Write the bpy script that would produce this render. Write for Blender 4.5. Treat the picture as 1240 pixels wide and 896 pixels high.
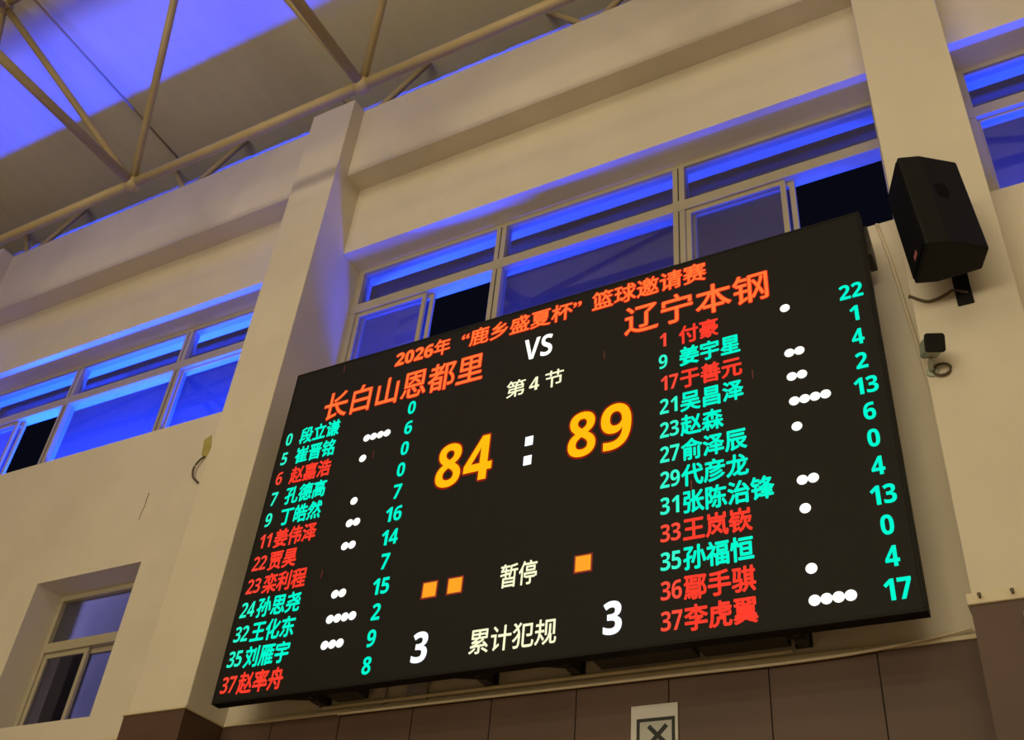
import bpy, bmesh, math, random
from mathutils import Vector, Matrix
random.seed(4)
scn = bpy.context.scene
for o in list(bpy.data.objects):
    bpy.data.objects.remove(o)

# ------------------------------------------------------------------ camera
cam = bpy.data.cameras.new('camera')
cam.sensor_fit = 'HORIZONTAL'
cam.sensor_width = 36.0
cam.lens = 1260.73 / 1240 * 36.0
cam.clip_start = 0.05
cam_ob = bpy.data.objects.new('camera', cam)
scn.collection.objects.link(cam_ob)
RX = (0.87637469, 0.47435885, 0.08337318)
RY = (-0.23404354, 0.57073031, -0.78707721)
RZ = (-0.42094064, 0.67026159, 0.61119422)
m = Matrix.Identity(4)
for i in range(3):
    m[i][0] = RX[i]
    m[i][1] = -RY[i]
    m[i][2] = -RZ[i]
m[0][3], m[1][3], m[2][3] = 0.0, -5.2, 1.6
cam_ob.matrix_world = m
scn.camera = cam_ob

# ------------------------------------------------------------------ view + world (night outside)
scn.view_settings.view_transform = 'Standard'
scn.view_settings.look = 'None'
scn.view_settings.gamma = 1.0
scn.view_settings.exposure = 0.0
scn.view_settings.use_curve_mapping = False
w = bpy.data.worlds.new('night')
scn.world = w
w.use_nodes = True
w.node_tree.nodes['Background'].inputs[0].default_value = (0.0022, 0.0026, 0.006, 1)
w.node_tree.nodes['Background'].inputs[1].default_value = 1.0
try:
    scn.cycles.use_denoising = True
    scn.cycles.max_bounces = 8
    scn.cycles.transparent_max_bounces = 12
    scn.cycles.sample_clamp_indirect = 4.0
except Exception:
    pass


def area(name, loc, target, sx, sy, power, col, spread=180):
    l = bpy.data.lights.new(name, 'AREA')
    l.shape = 'RECTANGLE'
    l.size, l.size_y = sx, sy
    l.energy = power
    l.color = col
    l.spread = math.radians(spread)
    o = bpy.data.objects.new(name, l)
    scn.collection.objects.link(o)
    o.location = loc
    d = Vector(target) - Vector(loc)
    o.rotation_euler = d.to_track_quat('-Z', 'Y').to_euler()
    return o


WARM = (1.0, 0.85, 0.56)
# the hall's own lamps, in rows under the roof behind the camera, throwing down onto the court
for ly, lp in ((-7.5, 170), (-12.0, 270), (-16.5, 270)):
    for lx in (-9.0, -3.0, 3.0):
        area('hall_lamp', (lx, ly, 10.4), (lx, ly + 0.6, 0.0), 2.4, 0.8, lp / 3.0, WARM)
# wide unseen fill light added behind the camera, lifting upper wall and soffits
area('wall_fill', (-2.0, -17.0, 5.2), (-2.5, 0.0, 11.5), 14.0, 3.0, 440, WARM, 100)
# blue facade floods fixed outside under each window, washing upwards
BLUE = (0.004, 0.044, 1.0)
area('facade_flood', (-8.9, 1.3, 6.56), (-8.9, 0.55, 9.2), 4.6, 0.06, 1850, BLUE)
area('facade_flood', (-4.6, 1.3, 6.56), (-4.4, 0.55, 9.2), 1.6, 0.06, 260, BLUE)
area('facade_flood', (-1.6, 1.3, 6.56), (-1.6, 0.55, 9.2), 2.0, 0.06, 90, BLUE)
area('facade_flood', (2.0, 1.3, 6.56), (2.0, 0.55, 9.2), 3.4, 0.06, 560, BLUE)
for ex in (-11.0, -7.8, -4.75):
    area('eave_flood', (ex, 2.0, 7.38), (ex, 0.6, 11.75), 0.9, 0.05, 40, BLUE, 50)
# unseen lilac light added outside, left of the low window, to tint its panes
area('pane_fill', (-10.2, 1.95, 6.0), (-7.8, 0.75, 5.0), 0.25, 0.25, 95, (0.42, 0.40, 1.0))


# ------------------------------------------------------------------ materials
def mat(name, col, rough=0.6, metal=0.0, var=0.0, vscale=3.0, bump=0.0, bscale=40.0, spec=0.5):
    M = bpy.data.materials.new(name)
    M.use_nodes = True
    nt = M.node_tree
    b = nt.nodes['Principled BSDF']
    b.inputs['Base Color'].default_value = (*col, 1)
    b.inputs['Roughness'].default_value = rough
    b.inputs['Metallic'].default_value = metal
    b.inputs['Specular IOR Level'].default_value = spec
    tc = nt.nodes.new('ShaderNodeTexCoord')
    if var > 0:
        n = nt.nodes.new('ShaderNodeTexNoise')
        n.inputs['Scale'].default_value = vscale
        n.inputs['Detail'].default_value = 6
        nt.links.new(tc.outputs['Object'], n.inputs['Vector'])
        r = nt.nodes.new('ShaderNodeValToRGB')
        r.color_ramp.elements[0].position = 0.3
        r.color_ramp.elements[1].position = 0.7
        r.color_ramp.elements[0].color = (*[c * (1 - var) for c in col], 1)
        r.color_ramp.elements[1].color = (*[min(1, c * (1 + var)) for c in col], 1)
        nt.links.new(n.outputs['Fac'], r.inputs['Fac'])
        nt.links.new(r.outputs['Color'], b.inputs['Base Color'])
    if bump > 0:
        n2 = nt.nodes.new('ShaderNodeTexNoise')
        n2.inputs['Scale'].default_value = bscale
        n2.inputs['Detail'].default_value = 4
        nt.links.new(tc.outputs['Object'], n2.inputs['Vector'])
        bp = nt.nodes.new('ShaderNodeBump')
        bp.inputs['Strength'].default_value = bump
        bp.inputs['Distance'].default_value = 0.01
        nt.links.new(n2.outputs['Fac'], bp.inputs['Height'])
        nt.links.new(bp.outputs['Normal'], b.inputs['Normal'])
    return M


def emis(name, col, s=1.0):
    M = bpy.data.materials.new(name)
    M.use_nodes = True
    b = M.node_tree.nodes['Principled BSDF']
    b.inputs['Base Color'].default_value = (0.01, 0.01, 0.01, 1)
    b.inputs['Emission Color'].default_value = (*col, 1)
    b.inputs['Emission Strength'].default_value = s
    return M


def lin(r, g, b):
    f = lambda c: c / 255 / 12.92 if c / 255 <= 0.04045 else ((c / 255 + 0.055) / 1.055) ** 2.4
    return (f(r), f(g), f(b))


M_WALL = mat('cream_wall_paint', (0.70, 0.64, 0.53), 0.75, var=0.05, vscale=1.3, bump=0.12, bscale=14, spec=0.2)
M_CEIL = mat('pale_roof_sheet', (0.66, 0.63, 0.46), 0.7, var=0.06, vscale=1.0, spec=0.2)
M_TUBE = mat('cream_steel_paint', (0.44, 0.35, 0.20), 0.5, var=0.06, vscale=5)
M_FRAME = mat('window_aluminium', (0.43, 0.38, 0.28), 0.5, var=0.04, vscale=8)
M_WAIN = mat('brown_wainscot_board', (0.095, 0.050, 0.034), 0.55, var=0.12, vscale=2.0, bump=0.05)
M_GROOVE = mat('wainscot_joint', (0.03, 0.017, 0.012), 0.9)
M_TRIM = mat('cream_ledge', (0.70, 0.62, 0.45), 0.6, var=0.06, vscale=9)
M_FLOOR = mat('wood_court_floor', (0.62, 0.49, 0.32), 0.35, var=0.12, vscale=2.0)
M_BLACK = mat('black_plastic', (0.0065, 0.0065, 0.006), 0.6, spec=0.2, bump=0.1, bscale=120)
M_GRILLE = mat('black_grille', (0.004, 0.004, 0.004), 0.8, bump=0.4, bscale=260, spec=0.1)
M_IRON = mat('dark_bracket_steel', (0.035, 0.033, 0.03), 0.5, var=0.1)
M_HOUSE = mat('scoreboard_housing', (0.008, 0.008, 0.0075), 0.6, spec=0.2)
M_SCREEN = mat('led_panel_face', (0.0075, 0.0070, 0.0050), 0.65, bump=0.15, bscale=300, spec=0.3)
M_PIPE = mat('cream_conduit', (0.74, 0.65, 0.48), 0.5)
M_GREY = mat('grey_cover_plate', (0.36, 0.33, 0.33), 0.6)
M_WHITE = mat('white_sign_board', (0.62, 0.60, 0.58), 0.6, var=0.04)
M_SIGNIN = mat('pale_sign_centre', (0.47, 0.48, 0.45), 0.6)
M_INK = mat('black_sign_ink', (0.012, 0.013, 0.012), 0.6)
M_CAM = mat('pale_camera_shell', (0.38, 0.42, 0.33), 0.45)
M_WIRE = mat('brown_wire', (0.10, 0.075, 0.04), 0.6)
M_STAIN = mat('yellow_stain', (0.42, 0.36, 0.10), 0.7, var=0.1, vscale=10)
M_BADGE = mat('pink_badge', (0.55, 0.16, 0.16), 0.4)
M_STEEL = mat('bright_steel', (0.7, 0.7, 0.72), 0.25, metal=0.9)


def glass_mat(name, dust, refl, rough=0.03):
    M = bpy.data.materials.new(name)
    M.use_nodes = True
    nt = M.node_tree
    nt.nodes.clear()
    out = nt.nodes.new('ShaderNodeOutputMaterial')
    tr = nt.nodes.new('ShaderNodeBsdfTransparent')
    tr.inputs[0].default_value = (0.82, 0.84, 0.90, 1)
    tl = nt.nodes.new('ShaderNodeBsdfTranslucent')
    tl.inputs[0].default_value = (0.75, 0.75, 0.85, 1)
    gl = nt.nodes.new('ShaderNodeBsdfGlossy')
    gl.inputs[0].default_value = (0.85, 0.85, 0.95, 1)
    gl.inputs['Roughness'].default_value = rough
    a = nt.nodes.new('ShaderNodeMixShader')
    b = nt.nodes.new('ShaderNodeMixShader')
    n = nt.nodes.new('ShaderNodeTexNoise')
    tc = nt.nodes.new('ShaderNodeTexCoord')
    n.inputs['Scale'].default_value = 1.6
    nt.links.new(tc.outputs['Object'], n.inputs['Vector'])
    mr = nt.nodes.new('ShaderNodeMapRange')
    mr.inputs['To Min'].default_value = dust * 0.8
    mr.inputs['To Max'].default_value = dust * 1.2
    nt.links.new(n.outputs['Fac'], mr.inputs['Value'])
    nt.links.new(mr.outputs[0], a.inputs[0])
    nt.links.new(tr.outputs[0], a.inputs[1])
    nt.links.new(tl.outputs[0], a.inputs[2])
    b.inputs[0].default_value = refl
    nt.links.new(a.outputs[0], b.inputs[1])
    nt.links.new(gl.outputs[0], b.inputs[2])
    nt.links.new(b.outputs[0], out.inputs[0])
    return M


M_GLASS = glass_mat('dusty_window_glass', 0.045, 0.14)
M_GLASS2 = glass_mat('clear_reflective_glass', 0.32, 0.10)
M_GLASS4 = glass_mat('grey_dusty_glass', 0.012, 0.12, 0.25)
M_GLASS3 = glass_mat('clear_night_glass', 0.0, 0.07)

# ------------------------------------------------------------------ helpers
COL = scn.collection


def box(bm, x0, x1, y0, y1, z0, z1):
    vs = [bm.verts.new(p) for p in ((x0, y0, z0), (x1, y0, z0), (x1, y1, z0), (x0, y1, z0),
                                    (x0, y0, z1), (x1, y0, z1), (x1, y1, z1), (x0, y1, z1))]
    for f in ((3, 2, 1, 0), (4, 5, 6, 7), (0, 1, 5, 4), (1, 2, 6, 5), (2, 3, 7, 6), (3, 0, 4, 7)):
        bm.faces.new([vs[i] for i in f])


def tube(bm, pts, r, n=12, cap=True):
    pts = [Vector(p) for p in pts]
    rings = []
    for i, p in enumerate(pts):
        if i == 0:
            d = pts[1] - p
        elif i == len(pts) - 1:
            d = p - pts[i - 1]
        else:
            d = (pts[i + 1] - p).normalized() + (p - pts[i - 1]).normalized()
        d.normalize()
        up = Vector((0, 0, 1)) if abs(d.z) < 0.9 else Vector((1, 0, 0))
        a = d.cross(up).normalized()
        b = d.cross(a).normalized()
        rings.append([bm.verts.new(p + (a * math.cos(t) + b * math.sin(t)) * r)
                      for t in [2 * math.pi * k / n for k in range(n)]])
    for i in range(len(rings) - 1):
        for k in range(n):
            f = bm.faces.new((rings[i][k], rings[i][(k + 1) % n], rings[i + 1][(k + 1) % n], rings[i + 1][k]))
            f.smooth = True
    if cap:
        bm.faces.new(rings[0])
        bm.faces.new(rings[-1][::-1])


def smooth(pts, n=5):
    """rounded course through the given points"""
    P = [Vector(p) for p in pts]
    out = []
    for i in range(len(P) - 1):
        a, b, c, d = P[max(i - 1, 0)], P[i], P[i + 1], P[min(i + 2, len(P) - 1)]
        for k in range(n):
            t = k / n
            out.append(0.5 * ((2 * b) + (c - a) * t + (2 * a - 5 * b + 4 * c - d) * t * t + (3 * b - a - 3 * c + d) * t ** 3))
    out.append(P[-1])
    return out


def ball(bm, c, r):
    g = bmesh.ops.create_uvsphere(bm, u_segments=16, v_segments=10, radius=r, matrix=Matrix.Translation(c))
    for v in g['verts']:
        for f in v.link_faces:
            f.smooth = True


def prism(bm, pts, ext):
    """polygon points (3d) extruded by the vector ext"""
    a = [bm.verts.new(p) for p in pts]
    b = [bm.verts.new(Vector(p) + Vector(ext)) for p in pts]
    n = len(a)
    bm.faces.new(a)
    bm.faces.new(b[::-1])
    for i in range(n):
        bm.faces.new((a[i], b[i], b[(i + 1) % n], a[(i + 1) % n]))


def obj(name, bm, material, parent=None, bevel=0.0, loc=None):
    bmesh.ops.recalc_face_normals(bm, faces=bm.faces)
    me = bpy.data.meshes.new(name)
    bm.to_mesh(me)
    bm.free()
    me.materials.append(material)
    o = bpy.data.objects.new(name, me)
    COL.objects.link(o)
    if parent:
        o.parent = parent
        pw = Vector((0, 0, 0))
        q = parent
        while q:
            pw += q.location
            q = q.parent
        o.location = -pw          # meshes are written in world coordinates
        # keep nested offsets right: children hang on a parent whose own offset is already removed
    if bevel > 0:
        bv = o.modifiers.new('edge', 'BEVEL')
        bv.width = bevel
        bv.segments = 2
        bv.limit_method = 'ANGLE'
    return o


def thing(name, label, cat, loc, group=None, kind=None):
    o = bpy.data.objects.new(name, None)
    COL.objects.link(o)
    o.location = loc
    o.empty_display_size = 0.2
    return tag(o, label, cat, group, kind)


def tag(o, label, cat=None, group=None, kind=None):
    o['label'] = label
    if cat:
        o['category'] = cat
    if group:
        o['group'] = group
    if kind:
        o['kind'] = kind
    return o


def new():
    return bmesh.new()


def struct(name, bm, material, label, bevel=0.0):
    o = obj(name, bm, material, None, bevel)
    o['kind'] = 'structure'
    o['label'] = label
    return o


# ------------------------------------------------------------------ hall shell
X_L0, X_L1 = -6.253, -5.676      # left pilaster
X_R0, X_R1 = -0.4415, 0.141      # right pilaster
X_F0, X_F1 = -12.07, -11.49      # next pilaster on the left
X_N0, X_N1 = 5.38, 5.96          # next pilaster on the right
Y_BEAM, Y_WALL, Y_WIN, Y_OUT = 0.177, 0.408, 0.749, 0.93
Z_SILL, Z_HEAD, Z_STEP, Z_TOP, Z_CEIL = 7.164, 8.85, 9.79, 10.87, 11.75
Z_WAIN = 4.015

bm = new(); box(bm, -30, 12, -24, 3.0, -0.15, 0)
struct('floor', bm, M_FLOOR, 'wooden sports hall floor below the scoreboard wall')
bm = new(); box(bm, -30, 12, -24.2, -24, 0, Z_CEIL + 0.5)
struct('wall_back', bm, M_WALL, 'cream end wall of the sports hall facing the scoreboard')
bm = new(); box(bm, -30.2, -30, -24, 1.0, 0, Z_CEIL + 0.5)
struct('wall_left', bm, M_WALL, 'cream side wall of the sports hall beyond the left windows')
bm = new(); box(bm, 12, 12.2, -24, 1.0, 0, Z_CEIL + 0.5)
struct('wall_right', bm, M_WALL, 'cream side wall of the sports hall beyond the right windows')

# roof sheet: shallow trapezoid corrugation running away from the wall
bm = new()
xs, k = -30.2, 0
prof = []
while xs < 12.2:
    prof += [(xs, 0.0), (xs + 0.16, 0.0), (xs + 0.19, 0.003), (xs + 0.27, 0.003)]
    xs += 0.30
rise = 0.05
for (y0, y1) in ((0.96, -24.2),):
    va = [bm.verts.new((x, y0, Z_CEIL - rise * y0 * 0 + z)) for x, z in prof]
    vb = [bm.verts.new((x, y1, Z_CEIL - rise * y1 * 0.4 + z)) for x, z in prof]
    vc = [bm.verts.new((x, y0, Z_CEIL + 0.12)) for x, z in prof]
    vd = [bm.verts.new((x, y1, Z_CEIL - rise * y1 * 0.4 + 0.12)) for x, z in prof]
    for i in range(len(prof) - 1):
        bm.faces.new((va[i], va[i + 1], vb[i + 1], vb[i]))
        bm.faces.new((vc[i], vd[i], vd[i + 1], vc[i + 1]))
struct('ceiling', bm, M_CEIL, 'pale metal roof sheet above the steel truss, washed blue away from the wall')


def bay_wall(x0, x1, z_bottom, label, hole=None):
    bm = new()
    box(bm, x0, x1, Y_BEAM, Y_OUT, Z_STEP, Z_TOP)             # projecting top beam
    box(bm, x0, x1, Y_WALL, Y_OUT, Z_HEAD, Z_STEP)            # lintel
    if hole:
        hx0, hx1, hz0, hz1 = hole
        box(bm, x0, hx0, Y_WALL, Y_OUT, 0, Z_SILL)
        box(bm, hx1, x1, Y_WALL, Y_OUT, 0, Z_SILL)
        box(bm, hx0, hx1, Y_WALL, Y_OUT, hz1, Z_SILL)
        box(bm, hx0, hx1, Y_WALL, Y_OUT, 0, hz0)
    else:
        box(bm, x0, x1, Y_WALL, Y_OUT, 0, Z_SILL)
    return struct('wall_front', bm, M_WALL, label)


HOLE = (-8.525, -7.176, 4.25, 5.64)
bay_wall(X_F1, X_L0, 0, 'cream wall bay left of the scoreboard with a stepped beam above its window', HOLE)
bay_wall(X_L1, X_R0, 0, 'cream wall bay behind the scoreboard with a stepped beam above its window')
bay_wall(X_R1, X_N0, 0, 'cream wall bay right of the black loudspeaker')
bm = new(); box(bm, -30, X_F0, Y_BEAM, Y_OUT, 0, Z_TOP)
struct('wall_front', bm, M_WALL, 'plain cream end of the wall at far left')
bm = new(); box(bm, X_N1, 12, Y_BEAM, Y_OUT, 0, Z_TOP)
struct('wall_front', bm, M_WALL, 'plain cream end of the wall at far right')
for (a, b, lab) in ((X_F0, X_F1, 'cream pilaster at the far end of the left window bay'),
                    (X_L0, X_L1, 'tall cream pilaster left of the scoreboard'),
                    (X_R0, X_R1, 'tall cream pilaster carrying the black loudspeaker'),
                    (X_N0, X_N1, 'cream pilaster at the far end of the right window bay')):
    bm = new(); box(bm, a, b, 0.0, Y_OUT, 0, Z_TOP)
    struct('pilaster', bm, M_WALL, lab, bevel=0.008)
    # brown cladding round the pilaster foot, cream ledge on top
    bm = new()
    box(bm, a - 0.012, b + 0.012, -0.014, -0.001, 0.0, Z_WAIN)
    box(bm, a - 0.012, a - 0.001, -0.001, Y_WALL - 0.02, 0.0, Z_WAIN)
    box(bm, b + 0.001, b + 0.012, -0.001, Y_WALL - 0.02, 0.0, Z_WAIN)
    struct('wainscot', bm, M_WAIN, 'brown cladding at the foot of the ' + lab)
    bm = new()
    t = 0.060 if a == X_R0 else 0.022
    box(bm, a - 0.024, b + 0.024, -0.030, -0.001, Z_WAIN, Z_WAIN + t)
    box(bm, a - 0.024, a - 0.001, -0.001, Y_WALL - 0.02, Z_WAIN, Z_WAIN + t)
    box(bm, b + 0.001, b + 0.024, -0.001, Y_WALL - 0.02, Z_WAIN, Z_WAIN + t)
    struct('trim', bm, M_TRIM, 'cream ledge capping the brown cladding of the ' + lab, bevel=0.006)


def bay_wainscot(x0, x1, lab):
    bm = new()
    box(bm, x0 + 0.013, x1 - 0.013, Y_WALL - 0.008, Y_WALL - 0.001, 0.0, Z_WAIN)
    struct('wainscot_backing', bm, M_GROOVE, 'dark joints behind the ' + lab)
    bm = new()
    x = -17.8
    while x < 12:
        a, b = max(x + 0.004, x0 + 0.014), min(x + 0.596, x1 - 0.014)
        if b - a > 0.02:
            box(bm, a, b, Y_WALL - 0.018, Y_WALL - 0.008, 0.0, Z_WAIN)
        x += 0.6
    struct('wainscot', bm, M_WAIN, lab)
    bm = new()
    box(bm, x0 + 0.026, x1 - 0.026, Y_WALL - 0.034, Y_WALL - 0.001, Z_WAIN, Z_WAIN + 0.026)
    struct('trim', bm, M_TRIM, 'cream ledge along the top of the ' + lab, bevel=0.004)


bay_wainscot(X_L1, X_R0, 'brown wainscot panels under the scoreboard')
bay_wainscot(X_F1, X_L0, 'brown wainscot panels under the left windows')
bay_wainscot(X_R1, X_N0, 'brown wainscot panels of the right bay')

# ------------------------------------------------------------------ windows
Z_T0, Z_T1 = 8.26, 8.375


def pane(win, x0, x1, z0, z1, y, material):
    bm = new(); box(bm, x0, x1, y - 0.003, y + 0.003, z0, z1)
    return obj('pane', bm, material, win)


def rect_frame(bm, x0, x1, z0, z1, t, y0, y1):
    box(bm, x0, x1, y0, y1, z0, z0 + t)
    box(bm, x0, x1, y0, y1, z1 - t, z1)
    box(bm, x0, x0 + t, y0, y1, z0 + t, z1 - t)
    box(bm, x1 - t, x1, y0, y1, z0 + t, z1 - t)


def sash(win, x0, x1, z0, z1, y, material, t=0.046):
    bm = new(); rect_frame(bm, x0, x1, z0, z1, t, y - 0.016, y + 0.016)
    s = obj('sash', bm, M_FRAME, win, bevel=0.004)
    bm = new(); box(bm, x0 + t - 0.006, x1 - t + 0.006, y - 0.003, y + 0.003, z0 + t - 0.006, z1 - t + 0.006)
    p = obj('pane', bm, material, s)
    p.location = (0, 0, 0)
    return s


def big_window(n, x0, x1, m1, m2, label, open_left, open_right, gl=M_GLASS, sash_glass=M_GLASS, right_glass=None):
    win = thing('window_%d' % n, label, None, (0.5 * (x0 + x1), Y_WIN, Z_SILL), kind='structure')
    bm = new()
    ya, yb = Y_WIN - 0.055, Y_WIN + 0.055
    box(bm, x0, x1, ya, yb, Z_HEAD - 0.045, Z_HEAD)
    box(bm, x0, x1, ya, yb, Z_SILL, Z_SILL + 0.05)
    for (a, b) in ((x0, x0 + 0.07), (m1 - 0.055, m1 + 0.055), (m2 - 0.055, m2 + 0.055), (x1 - 0.07, x1)):
        box(bm, a, b, ya, yb, Z_SILL + 0.05, Z_T0)
        box(bm, a, b, ya, yb, Z_T1, Z_HEAD - 0.045)
    box(bm, x0, x1, ya - 0.004, yb + 0.03, Z_T0, Z_T1)
    obj('frame', bm, M_FRAME, win, bevel=0.006)
    # slim dark gasket lines give the double edge of each mullion
    bm = new()
    for mm in (m1, m2):
        box(bm, mm - 0.006, mm + 0.006, ya - 0.002, ya + 0.002, Z_SILL + 0.05, Z_T0 - 0.01)
        box(bm, mm - 0.006, mm + 0.006, ya - 0.002, ya + 0.002, Z_T1 + 0.01, Z_HEAD - 0.05)
    obj('gasket', bm, M_IRON, win)
    edges = [x0 + 0.07, m1 - 0.055, m1 + 0.055, m2 - 0.055, m2 + 0.055, x1 - 0.07]
    for k in range(3):
        pane(win, edges[2 * k] - 0.01, edges[2 * k + 1] + 0.01, Z_T1 - 0.01, Z_HEAD - 0.035, Y_WIN, gl)
    pane(win, edges[2] - 0.01, edges[3] + 0.01, Z_SILL + 0.04, Z_T0 + 0.01, Y_WIN, gl)
    for (a, b, op) in ((edges[0], edges[1], open_left), (edges[4], edges[5], open_right)):
        mid = 0.5 * (a + b)
        if right_glass and a == edges[4]:
            sash_glass = right_glass
        if op == 'open':           # right half slid behind the left half
            sash(win, a, mid + 0.05, Z_SILL + 0.05, Z_T0, Y_WIN - 0.02, sash_glass)
            sash(win, a + 0.03, mid + 0.115, Z_SILL + 0.05, Z_T0, Y_WIN + 0.022, sash_glass)
        elif op == 'single':       # one wide closed light
            sash(win, a, b, Z_SILL + 0.05, Z_T0, Y_WIN, sash_glass, 0.02)
        else:
            sash(win, a, mid + 0.04, Z_SILL + 0.05, Z_T0, Y_WIN - 0.02, sash_glass)
            sash(win, mid - 0.03, b, Z_SILL + 0.05, Z_T0, Y_WIN + 0.022, sash_glass)
    return win


big_window(1, X_F1, X_L0, -9.765, -8.01, 'blue lit window band left of the scoreboard with one sash open', 'open', 'single')
big_window(2, X_L1, X_R0, -3.985, -2.19, 'wide window band behind the top of the scoreboard with two dark open sashes', 'open', 'open', right_glass=M_GLASS4)
big_window(3, X_R1, X_N0, 1.88, 3.64, 'blue lit window right of the loudspeaker pilaster', 'single', 'open')

# low window in the left bay
win = thing('window_4', 'small low window in a deep reveal at lower left', None, (-7.85, 0.74, HOLE[2]), kind='structure')
hx0, hx1, hz0, hz1 = HOLE
bm = new()
rect_frame(bm, hx0, hx1, hz0, hz1, 0.055, 0.70, 0.80)
box(bm, hx0 + 0.055, hx1 - 0.055, 0.69, 0.80, 5.06, 5.155)
obj('frame', bm, M_FRAME, win, bevel=0.006)
pane(win, hx0 + 0.05, hx1 - 0.05, 5.15, hz1 - 0.05, 0.75, M_GLASS2)
sash(win, hx0 + 0.055, -7.89, hz0 + 0.055, 5.06, 0.735, M_GLASS3)
sash(win, -7.955, hx1 - 0.055, hz0 + 0.055, 5.06, 0.772, M_GLASS2)

# ------------------------------------------------------------------ steel space-frame truss
truss = thing('roof_truss', 'cream painted tubular steel space-frame truss under the roof at top left', 'roof truss', (-7.6, -0.9, 9.45))
NX0, NP, NY0, NZ, UZ = -7.60, 2.94, -0.90, 9.45, 11.62
bx = [NX0 + NP * k for k in range(-2, 4)]
by = [NY0 - NP * k for k in range(0, 3)]


def rod(name, a, b, r):
    bm = new(); tube(bm, (a, b), r, 12)
    return obj(name, bm, M_TUBE, truss)


for y in by:
    for i in range(len(bx) - 1):
        rod('bottom_chord', (bx[i], y, NZ), (bx[i + 1], y, NZ), 0.052)
for x in bx:
    for j in range(len(by) - 1):
        rod('cross_chord', (x, by[j], NZ), (x, by[j + 1], NZ), 0.050)
ux = [x - NP / 2 for x in bx[1:]]
uy = [y - NP / 2 for y in by[:2]]
for x in ux:
    for y in uy:
        for sx in (-1, 1):
            for sy in (-1, 1):
                rod('diagonal', (x, y, UZ), (x + sx * NP / 2, y + sy * NP / 2, NZ), 0.040)
        bm = new(); ball(bm, (x, y, UZ), 0.10); obj('ball_joint', bm, M_TUBE, truss)
for y in uy:
    for i in range(len(ux) - 1):
        rod('top_chord', (ux[i], y, UZ), (ux[i + 1], y, UZ), 0.045)
for x in ux:
    rod('top_cross_chord', (x, uy[0], UZ), (x, uy[1], UZ), 0.045)
for x in bx:
    for y in by:
        bm = new(); ball(bm, (x, y, NZ), 0.088); obj('ball_joint', bm, M_TUBE, truss)

# V shaped feet that stand on the wall head and carry the roof edge
for (fx, lab) in ((-11.38, 'steel V bracket on the wall head at the left edge of the photo'),
                  (-8.49, 'steel V bracket on the wall head above the left windows'),
                  (-5.72, 'steel V bracket at the top of the left pilaster'),
                  (-2.94, 'steel V bracket on the wall head above the scoreboard bay')):
    t = thing('roof_bracket', lab, 'bracket', (fx, 0.15, Z_TOP), group='roof edge brackets on the wall head')
    for s in (-1, 1):
        bm = new(); tube(bm, ((fx, 0.30, Z_TOP + 0.03), (fx + s * 0.62, 0.42, Z_CEIL - 0.01)), 0.035, 10)
        obj('strut', bm, M_TUBE, t)
    bm = new(); box(bm, fx - 0.07, fx + 0.07, 0.22, 0.40, Z_TOP, Z_TOP + 0.05)
    obj('foot_plate', bm, M_TUBE, t, bevel=0.005)

# thin cable run under the roof sheet
bm = new(); tube(bm, ((-8.75, 0.3, 11.55), (-8.75, -6.0, 11.9)), 0.014, 8)
tag(obj('roof_cable', bm, M_TUBE), 'thin cable running under the roof behind the truss diagonal', 'cable')

# ------------------------------------------------------------------ scoreboard
BX, BZ = -5.437, 3.993
BW, BH, BT = 4.782, 2.932, 0.085
B0 = 0.030                              # lower edge of the cabinet above the text datum
board = thing('led_scoreboard', 'large black electronic scoreboard showing 84 to 89 with player lists', 'scoreboard', (BX + BW / 2, 0.0, BZ + B0))
bm = new()
box(bm, BX + 0.012, BX + BW - 0.012, 0.010, BT, BZ + B0 + 0.012, BZ + BH - 0.012)
obj('housing', bm, M_HOUSE, board, bevel=0.006)
bm = new()
rect_frame(bm, BX, BX + BW, BZ + B0, BZ + BH, 0.020, -0.004, BT - 0.004)
obj('bezel', bm, M_HOUSE, board, bevel=0.004)
bm = new()
box(bm, BX + 0.019, BX + BW - 0.019, 0.000, 0.011, BZ + B0 + 0.019, BZ + BH - 0.019)
screen = obj('screen', bm, M_SCREEN, board)

E_TEAL = emis('teal_led', lin(0, 252, 205), 1.0)
E_RED = emis('red_led', lin(255, 60, 42), 1.0)
E_ORANGE = emis('orange_led', lin(255, 116, 52), 1.05)
E_GLOW = emis('deep_red_glow', lin(226, 22, 14), 0.9)  # red bleed around bright lettering, painted as emission
E_DGLOW = emis('dim_red_glow', lin(150, 14, 6), 0.8)  # dimmer painted bleed for score digits and timeout marks
E_WHITE = emis('white_led', (1.0, 1.0, 0.93), 1.3)
E_CREAM = emis('cream_led', lin(248, 250, 205), 1.0)
E_COOL = emis('cool_white_led', lin(240, 246, 255), 1.3)
E_AMBER = emis('amber_led', lin(255, 178, 14), 1.1)
E_TIME = emis('timeout_led', lin(255, 160, 8), 1.0)
E_STUCK = emis('stuck_led', lin(120, 40, 30), 0.7)


FULL = {c: chr(0x1D7EC + int(c)) for c in '0123456789'}      # bold sans digits and capitals
FULL.update({c: chr(0x1D5D4 + ord(c) - 65) for c in 'VS'})


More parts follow.
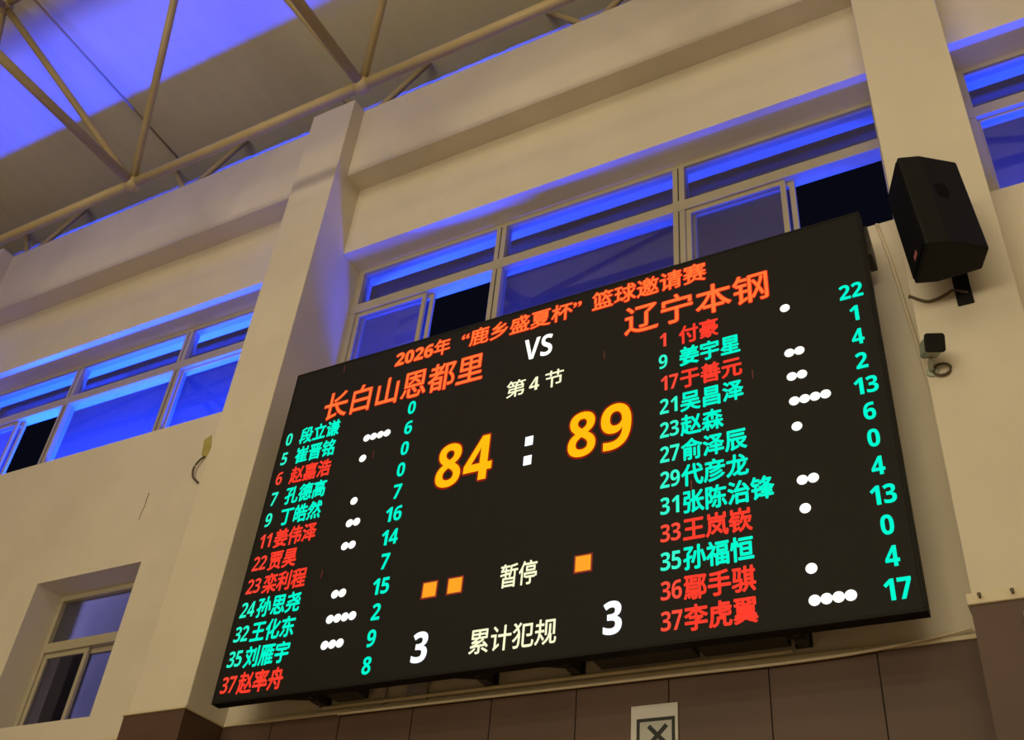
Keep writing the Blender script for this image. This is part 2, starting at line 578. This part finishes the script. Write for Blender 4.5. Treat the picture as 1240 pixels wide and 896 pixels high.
def glyphs(body, off):
    body = ''.join(FULL.get(c, c) for c in body)
    c = bpy.data.curves.new('lettering', 'FONT')
    c.body = body
    c.size = 1.0
    c.resolution_u = 4
    o = bpy.data.objects.new('lettering', c)
    COL.objects.link(o)
    dg = bpy.context.evaluated_depsgraph_get()
    dg.update()
    me = bpy.data.meshes.new_from_object(o.evaluated_get(dg))
    bpy.data.objects.remove(o)
    bpy.data.curves.remove(c)
    if off <= 0:
        return me
    bm0 = bmesh.new()
    bm0.from_mesh(me)
    base = [v.co.copy() for v in bm0.verts]
    bm0.verts.index_update()
    faces = [[v.index for v in f.verts] for f in bm0.faces]
    bm0.free()
    vs, fs = [], []
    n = 8 if off < 0.035 else 16
    for k in range(n + 1):                     # heavier strokes: the glyph spread evenly all round
        a = 2 * math.pi * k / n
        d = (0, 0) if k == n else (off * math.cos(a), off * math.sin(a))
        b = len(vs)
        vs += [(p.x + d[0], p.y + d[1], 0) for p in base]
        fs += [[i + b for i in f] for f in faces]
    m2 = bpy.data.meshes.new('lettering')
    m2.from_pydata(vs, [], fs)
    bpy.data.meshes.remove(me)
    return m2


def place(name, me, fx, fz, depth, material, parent):
    """turn lettering (x right, y up) into lettering on the board, bring it to u,v in metres"""
    for v in me.vertices:
        u, h = fx(v.co.x), fz(v.co.y)
        v.co = (BX + u, -depth, BZ + h)
    me.materials.clear()
    me.materials.append(material)
    me.name = name
    o = bpy.data.objects.new(name, me)
    COL.objects.link(o)
    o.parent = parent
    return o


def bounds(me):
    xs = [v.co.x for v in me.vertices]
    ys = [v.co.y for v in me.vertices]
    return min(xs), max(xs), min(ys), max(ys)


def fit(name, body, u0, u1, v0, v1, material, off=0.012, glow=None, glow_off=0.03, label=None):
    me = glyphs(body, off)
    a, b, c, d = bounds(me)
    fx = lambda x: u0 + (x - a) / (b - a) * (u1 - u0)
    fz = lambda y: v0 + (y - c) / (d - c) * (v1 - v0)
    o = place(name, me, fx, fz, 0.0030, material, screen)
    if label:
        o['label'] = label
    if glow:
        place(name + '_edge', glyphs(body, off + glow_off), fx, fz, 0.0016, glow, screen)  # glow of the lettering imitated by a larger red copy behind
    return o


def line(name, body, u, v, em, material, off=0.018, pitch=0.14):
    """a player's name: square characters set at a fixed pitch"""
    me = glyphs(body, off)
    kx = pitch
    return place(name, me, lambda x: u + x * kx, lambda y: v + (y - 0.38) * em, 0.0030, material, screen)


def digits(name, body, u, v, height, width, material, off=0.03, pitch=0.078):
    """a figure of one or two digits centred on u, v"""
    out = None
    for k, ch in enumerate(body):
        me = glyphs(ch, off)
        a, b, c, d = bounds(me)
        uc = u + (k - 0.5 * (len(body) - 1)) * pitch
        s = height / (d - c)
        kx = width / 0.50 if ch != '1' else width / 0.46
        place(name, me, lambda x: uc + (x - 0.5 * (a + b)) * kx, lambda y: v + (y - 0.5 * (c + d)) * s, 0.0030, material, screen)


# heading line and team names
fit('tournament_title', '2026年', 1.05, 1.572, 2.700, 2.868, E_ORANGE, 0.016, E_GLOW, 0.030, 'red event title across the top')
fit('tournament_title', '\u201c鹿乡盛夏杯\u201d', 1.677, 2.724, 2.700, 2.872, E_ORANGE, 0.016, E_GLOW, 0.030)
fit('tournament_title', '篮球邀请赛', 2.812, 3.700, 2.704, 2.884, E_ORANGE, 0.016, E_GLOW, 0.030)
fit('team_name', '长白山恩都里', 0.400, 1.912, 2.335, 2.612, E_ORANGE, 0.010, E_GLOW, 0.022, 'large orange team name on the left')
fit('team_name', '辽宁本钢', 3.080, 4.128, 2.380, 2.645, E_ORANGE, 0.010, E_GLOW, 0.022, 'large orange team name on the right')
fit('versus_sign', 'VS', 2.262, 2.500, 2.400, 2.604, E_WHITE, 0.0)
fit('period_number', '第', 2.143, 2.302, 2.085, 2.238, E_CREAM, 0.012)
fit('period_number', '4', 2.335, 2.416, 2.100, 2.220, E_CREAM, 0.0)
fit('period_number', '节', 2.462, 2.612, 2.085, 2.240, E_CREAM, 0.012)
# score
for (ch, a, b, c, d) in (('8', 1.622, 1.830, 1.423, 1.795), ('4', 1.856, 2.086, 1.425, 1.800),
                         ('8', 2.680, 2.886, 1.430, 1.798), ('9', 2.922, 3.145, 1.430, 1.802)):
    fit('score_digit', ch, a, b, c, d, E_AMBER, 0.004, E_DGLOW, 0.030)


def lit_rect(name, u0, u1, v0, v1, material, depth=0.003):
    bm = new()
    box(bm, BX + u0, BX + u1, -depth, -depth + 0.0012, BZ + v0, BZ + v1)
    o = obj(name, bm, material, board)
    o.parent = screen
    o.location = (0, 0, 0)
    return o


for v in (1.660, 1.499):
    lit_rect('score_colon_dot', 2.374 - 0.031, 2.374 + 0.031, v - 0.038, v + 0.038, E_COOL)
for u in (1.711, 1.908, 2.836):
    lit_rect('timeout_mark_edge', u - 0.063, u + 0.063, 0.634 - 0.063, 0.634 + 0.063, E_DGLOW, 0.0016)  # glow round the mark, drawn as a larger red plate
    lit_rect('timeout_mark', u - 0.052, u + 0.052, 0.634 - 0.052, 0.634 + 0.052, E_TIME)
fit('timeout_heading', '暂停', 2.250, 2.515, 0.552, 0.722, E_CREAM, 0.014)
fit('team_foul_heading', '累计犯规', 2.072, 2.680, 0.133, 0.300, E_CREAM, 0.012)
fit('team_foul_count', '3', 1.642, 1.760, 0.128, 0.340, E_COOL, 0.012)
fit('team_foul_count', '3', 2.985, 3.105, 0.137, 0.350, E_COOL, 0.012)

T, Rr = E_TEAL, E_RED
LEFT = [('0', '段立谦', T, 0, '0'), ('5', '崔晋铭', T, 4, '6'), ('6', '赵嘉浩', Rr, 1, '0'), ('7', '孔德高', T, 0, '0'),
        ('9', '丁皓然', T, 1, '7'), ('11', '姜伟泽', Rr, 2, '16'), ('22', '贾昊', Rr, 2, '14'), ('23', '栾利程', Rr, 0, '7'),
        ('24', '孙思尧', T, 2, '15'), ('32', '王化东', T, 4, '2'), ('35', '刘雁宇', T, 3, '9'), ('37', '赵率舟', Rr, 0, '8')]
RIGHT = [('1', '付豪', Rr, 1, '22'), ('9', '姜宇星', T, 0, '1'), ('17', '于善元', Rr, 2, '4'), ('21', '吴昌泽', T, 2, '2'),
         ('23', '赵森', T, 4, '13'), ('27', '俞泽辰', T, 1, '6'), ('29', '代彦龙', T, 0, '0'), ('31', '张陈治锋', T, 2, '4'),
         ('33', '王岚嵚', Rr, 1, '13'), ('35', '孙福恒', T, 0, '0'), ('36', '鄢手骐', Rr, 1, '4'), ('37', '李虎翼', Rr, 4, '17')]


def dot(u, v):
    bm = new()
    bmesh.ops.create_circle(bm, cap_ends=True, segments=20, radius=0.0325)
    me = bpy.data.meshes.new('foul_dot')
    bm.to_mesh(me)
    bm.free()
    place('foul_dot', me, lambda x: u + x, lambda y: v + y, 0.003, E_WHITE, screen)


for rows, un1, un2, uname, pit, udot, usc, side in ((LEFT, 0.094, 0.118, 0.205, 0.135, 0.912, 1.300, 'left'),
                                                    (RIGHT, 3.372, 3.412, 3.487, 0.143, 4.225, 4.652, 'right')):
    for k, (num, nm, mt, dots, pts) in enumerate(rows):
        z = (2.238 if side == 'left' else 2.252) - 0.1890 * k
        digits('jersey_number', num, un1 if len(num) == 1 else un2, z, 0.120, 0.062, mt, 0.0, 0.068)
        line('player_name', nm, uname, z, 0.165, mt, 0.027, pit)
        digits('points_total', pts, usc, z, 0.122, 0.068, E_TEAL, 0.006, 0.078)
        for q in range(dots):
            dot(udot + 0.0635 * q, z)
for (u, v) in ((0.513, 2.85), (1.005, 1.877), (0.748, 0.91), (2.925, 2.258), (3.976, 1.778), (3.548, 1.039), (0.84, 2.36)):
    lit_rect('stuck_pixels', u, u + 0.006, v - 0.035, v + 0.035, E_STUCK)

# mounting arms, power boxes behind the lower edge
for bxk in (-4.76, -3.42, -2.80, -1.39):
    bm = new()
    box(bm, bxk - 0.025, bxk + 0.025, BT - 0.004, Y_WALL - 0.003, BZ + 0.092, BZ + 0.142)
    box(bm, bxk - 0.05, bxk + 0.05, Y_WALL - 0.014, Y_WALL - 0.002, BZ + 0.092, BZ + 0.34)
    tube(bm, ((bxk, BT, BZ + 0.06), (bxk, Y_WALL - 0.01, BZ + 0.30)), 0.016, 8)
    box(bm, bxk - 0.012, bxk + 0.050, 0.25, 0.33, BZ + 0.075, BZ + 0.16)
    tube(bm, ((bxk - 0.10, BT - 0.01, BZ + 0.045), (bxk + 0.02, 0.35, BZ + 0.125)), 0.012, 8)
    obj('mounting_bracket', bm, M_IRON, board, bevel=0.003)
bm = new()
prism(bm, [(BX + BW - 0.02, BT - 0.004, BZ + 2.86), (BX + BW - 0.02, BT - 0.004, BZ + 2.60), (BX + BW - 0.02, 0.26, BZ + 2.60), (BX + BW - 0.02, 0.26, BZ + 2.70)], (0.045, 0, 0))
obj('mounting_bracket', bm, M_IRON, board, bevel=0.004)
for (a, b) in ((-2.62, -1.99), (-1.96, -1.45), (-4.62, -4.36)):
    bm = new(); box(bm, a, b, BT - 0.004, 0.36, BZ + 0.092, BZ + 0.36)
    obj('power_box', bm, M_IRON, board, bevel=0.006)

# ------------------------------------------------------------------ conduits, cables and plates under the board
bm = new(); tube(bm, ((-4.75, 0.378, 4.066), (-3.6, 0.378, 4.068), (-1.45, 0.378, 4.066)), 0.013, 10)
tag(obj('conduit', bm, M_PIPE), 'straight cream conduit on the wall just under the scoreboard', 'conduit')
pts = [(-0.500, 4.068), (-0.62, 4.050), (-0.83, 4.026), (-1.15, 4.004), (-1.6, 3.996), (-2.1, 4.000), (-2.8, 4.002), (-3.6, 4.004), (-4.6, 4.006)]
bm = new(); tube(bm, smooth([(x, 0.362, z) for x, z in pts]), 0.010, 10)
tag(obj('wall_cable', bm, M_PIPE), 'cream cable sagging along the top of the brown wainscot', 'cable')
bm = new(); box(bm, -4.062, -3.903, 0.375, 0.4065, 4.045, 4.40)
tag(obj('cover_plate', bm, M_GREY, bevel=0.004), 'pale grey cover plate on the wall under the left half of the scoreboard', 'cover plate')
bm = new(); tube(bm, ((-4.255, 0.392, 4.045), (-4.255, 0.392, 4.32)), 0.014, 10)
tag(obj('conduit', bm, M_GREY), 'short grey vertical conduit left of the grey cover plate', 'conduit')
bm = new(); tube(bm, ((-0.60, 0.395, 7.15), (-0.555, 0.395, 6.776), (-0.467, 0.395, 5.663), (-0.457, 0.395, 5.40)), 0.012, 8)
tag(obj('conduit', bm, M_PIPE), 'thin cream conduit slanting down the recess between scoreboard and right pilaster', 'conduit')
# hook and nails by the right ledge
bm = new(); tube(bm, ((-0.22, 0.0, 3.93), (-0.22, -0.045, 3.93), (-0.222, -0.05, 3.915), (-0.224, -0.05, 3.875)), 0.008, 8)
tag(obj('wall_hook', bm, M_STEEL, bevel=0), 'small bright steel hook on the brown cladding at lower right', 'hook')
for (nx, lab) in ((-0.40, 'nail at the left end of the cream ledge at lower right'), (-0.25, 'nail in the cream ledge straight above the steel hook'),
                  (-0.16, 'nail in the cream ledge at the right edge of the photo')):
    bm = new(); tube(bm, ((nx, -0.028, 4.045), (nx, -0.055, 4.05)), 0.006, 8); tube(bm, ((nx, -0.055, 4.05), (nx, -0.058, 4.05)), 0.011, 8)
    tag(obj('nail', bm, M_WIRE), lab, 'nail', 'nails in the ledge')

# ------------------------------------------------------------------ sign on the wainscot
sx0, sx1, sz1 = -2.430, -2.140, 3.845
sz0 = 3.475
sign = thing('wall_sign', 'white square sign with a black bordered cross on the brown wainscot', 'sign', (-2.285, 0.385, sz0))
bm = new(); box(bm, sx0, sx1, 0.372, 0.389, sz0, sz1); obj('sign_board', bm, M_WHITE, sign, bevel=0.003)
bm = new(); box(bm, -2.393, -2.157, 0.3705, 0.3725, 3.56, 3.765); obj('sign_border', bm, M_INK, sign)
bm = new(); box(bm, -2.372, -2.176, 0.3690, 0.3708, 3.582, 3.744); obj('sign_centre', bm, M_SIGNIN, sign)
bm = new()
for s in (-1, 1):
    c = Vector((-2.262, 0.368, 3.662)); d = Vector((0.62 * s, 0, 0.62)).normalized()
    nrm = Vector((d.z, 0, -d.x))
    L = 0.078; t = 0.013
    y = 0.3675 if s > 0 else 0.3670
    p = [c + d * L + nrm * t, c + d * L - nrm * t, c - d * L - nrm * t, c - d * L + nrm * t]
    prism(bm, [(q.x, y, q.z) for q in p], (0, 0.0016, 0))
obj('cross_mark', bm, M_INK, sign)

# ------------------------------------------------------------------ loudspeaker on the right pilaster
spk = thing('loudspeaker', 'black loudspeaker cabinet bracketed to the right pilaster', 'loudspeaker', (-0.177, -0.369, 6.311))
ya, pi_, ro = 1.198, 0.087, -0.023
WF, WB, DP, HH = 0.343, 0.176, 0.365, 0.723
F = Vector((-math.sin(ya) * math.cos(pi_), -math.cos(ya) * math.cos(pi_), -math.sin(pi_)))
S0 = Vector((math.cos(ya), -math.sin(ya), 0))
U0 = F.cross(S0)
if U0.z < 0:
    U0 = -U0
S = S0 * math.cos(ro) + U0 * math.sin(ro)
U = U0 * math.cos(ro) - S0 * math.sin(ro)
CC = Vector((-0.177, -0.369, 6.311))


def sp(s, f, u):
    return CC + S * s + F * f + U * u


prof = [(-WF / 2, DP / 2), (WF / 2, DP / 2), (WF / 2, DP / 2 - 0.35 * DP), (WB / 2, -DP / 2), (-WB / 2, -DP / 2), (-WF / 2, DP / 2 - 0.35 * DP)]
bm = new(); prism(bm, [sp(s, f, -HH / 2) for s, f in prof], U * HH)
obj('cabinet', bm, M_BLACK, spk, bevel=0.012)
bm = new(); prism(bm, [sp(s, DP / 2 - 0.004, u) for s, u in ((-WF / 2 + 0.02, -HH / 2 + 0.02), (WF / 2 - 0.02, -HH / 2 + 0.02), (WF / 2 - 0.02, HH / 2 - 0.02), (-WF / 2 + 0.02, HH / 2 - 0.02))], F * 0.014)
obj('grille', bm, M_GRILLE, spk, bevel=0.006)
bm = new(); prism(bm, [sp(s, DP / 2 + 0.009, u - HH * 0.40) for s, u in ((-0.03, -0.016), (0.03, -0.016), (0.03, 0.016), (-0.03, 0.016))], F * 0.003)
obj('badge', bm, M_BADGE, spk)['label'] = 'small pink badge low on the grille'
# side handle: flat dark patch, its black stands in for shade in the recess
bm = new()
sd = (Vector(sp(WB / 2, -DP / 2, 0)) - Vector(sp(WF / 2, DP / 2 - 0.35 * DP, 0)))
sdn = sd.normalized()
nn = sdn.cross(U).normalized()
if nn.dot(S) < 0:
    nn = -nn
hc = sp(WF / 2, DP / 2 - 0.35 * DP, 0.07) + sd * 0.30
prism(bm, [hc + sdn * a + U * b - nn * 0.002 for a, b in ((-0.03, -0.055), (0.03, -0.055), (0.04, -0.03), (0.04, 0.03), (0.03, 0.055), (-0.03, 0.055), (-0.04, 0.03), (-0.04, -0.03))], nn * 0.004)
obj('side_handle', bm, M_GRILLE, spk)
bm = new()
box(bm, -0.192, -0.100, -0.022, -0.001, 5.905, 6.50)
box(bm, -0.175, -0.118, -0.20, -0.02, 6.28, 6.36)
box(bm, -0.158, -0.136, -0.14, -0.02, 6.12, 6.30)
obj('wall_bracket', bm, M_BLACK, spk, bevel=0.004)
bm = new()
pts = [(-0.125, -0.034, 5.97), (-0.20, -0.012, 6.03), (-0.23, -0.01, 6.02), (-0.28, -0.01, 6.002), (-0.345, -0.01, 5.995), (-0.40, -0.01, 6.03), (-0.4395, 0.0, 6.075), (-0.4500, 0.03, 6.10), (-0.4500, 0.39, 6.45)]
tube(bm, smooth(pts), 0.009, 8)
obj('speaker_cable', bm, M_WIRE, spk)['label'] = 'thin brown cable looping below the cabinet'

# ------------------------------------------------------------------ small surveillance camera
cctv = thing('security_camera', 'small camera with a dark square face on the right pilaster below the loudspeaker', 'camera', (-0.40, 0.0, 5.50))
fc = Vector((-0.349, -0.205, 5.520))
tl = fc - Vector((0.33, -0.86, -0.39)).normalized() * 0.15
d = (fc - tl).normalized()
sd = d.cross(Vector((0, 0, 1))).normalized()
up = sd.cross(d).normalized()


def rrect(h, r, n=4):
    out = []
    for (cx, cz, a0) in ((h - r, h - r, 0), (-h + r, h - r, 90), (-h + r, -h + r, 180), (h - r, -h + r, 270)):
        for k in range(n + 1):
            a = math.radians(a0 + 90 * k / n)
            out.append((cx + r * math.cos(a), cz + r * math.sin(a)))
    return out


bm = new(); prism(bm, [tl + sd * a + up * b for a, b in rrect(0.050, 0.02)], fc - tl)
obj('shell', bm, M_CAM, cctv, bevel=0.003)
bm = new(); prism(bm, [fc + sd * a + up * b for a, b in rrect(0.056, 0.018)], d * 0.012)
obj('face', bm, M_BLACK, cctv, bevel=0.003)['label'] = 'dark glass face'
bm = new(); tube(bm, ((-0.405, -0.002, 5.475), (-0.405, -0.05, 5.475), (-0.395, -0.075, 5.50), tl + Vector((0.0, -0.02, -0.03))), 0.014, 10)
obj('mount_arm', bm, M_CAM, cctv)
bm = new(); tube(bm, ((-0.405, -0.014, 5.475), (-0.405, -0.001, 5.475)), 0.036, 16)
obj('mount_base', bm, M_CAM, cctv, bevel=0.003)
bm = new()
c0 = Vector((-0.352, -0.022, 5.468))
tube(bm, [tl + Vector((0, 0, -0.05))] + [c0 + Vector((-0.048 * math.cos(a), 0.004 * a / 6, 0.040 * math.sin(a))) for a in [k * 0.45 for k in range(0, 26)]], 0.007, 8)
obj('coiled_lead', bm, M_WIRE, cctv)

# ------------------------------------------------------------------ wire stub and tape on the left bay
bm = new()
prism(bm, [(-6.86, 0.4035, 6.86), (-6.78, 0.4035, 6.90), (-6.73, 0.4035, 6.74), (-6.77, 0.4035, 6.63), (-6.83, 0.4035, 6.68)], (0, 0.0035, 0))  # yellowish wall stain, built as a thin plate
tag(obj('stain_patch', bm, M_STAIN), 'yellowish tape patch on the wall beside the left pilaster', 'stain')
bm = new()
tube(bm, smooth(((-6.775, 0.40, 6.655), (-6.80, 0.375, 6.60), (-6.838, 0.37, 6.52), (-6.82, 0.372, 6.43), (-6.77, 0.38, 6.375), (-6.755, 0.404, 6.36))), 0.010, 8)
tag(obj('wire_stub', bm, M_WIRE), 'short brown wire looping out of the wall beside the left pilaster', 'wire')

# hairline crack in the plaster of the left bay
bm = new()
cr = [(-7.383, 6.391), (-7.392, 6.33), (-7.386, 6.26), (-7.400, 6.18), (-7.404, 6.10)]
for (a, b), (c, d) in zip(cr, cr[1:]):
    prism(bm, [(a - 0.004, 0.4062, b), (a + 0.004, 0.4062, b), (c + 0.003, 0.4062, d), (c - 0.003, 0.4062, d)], (0, 0.0016, 0))
struct('wall_crack', bm, M_WIRE, 'hairline crack in the plaster above the low window')
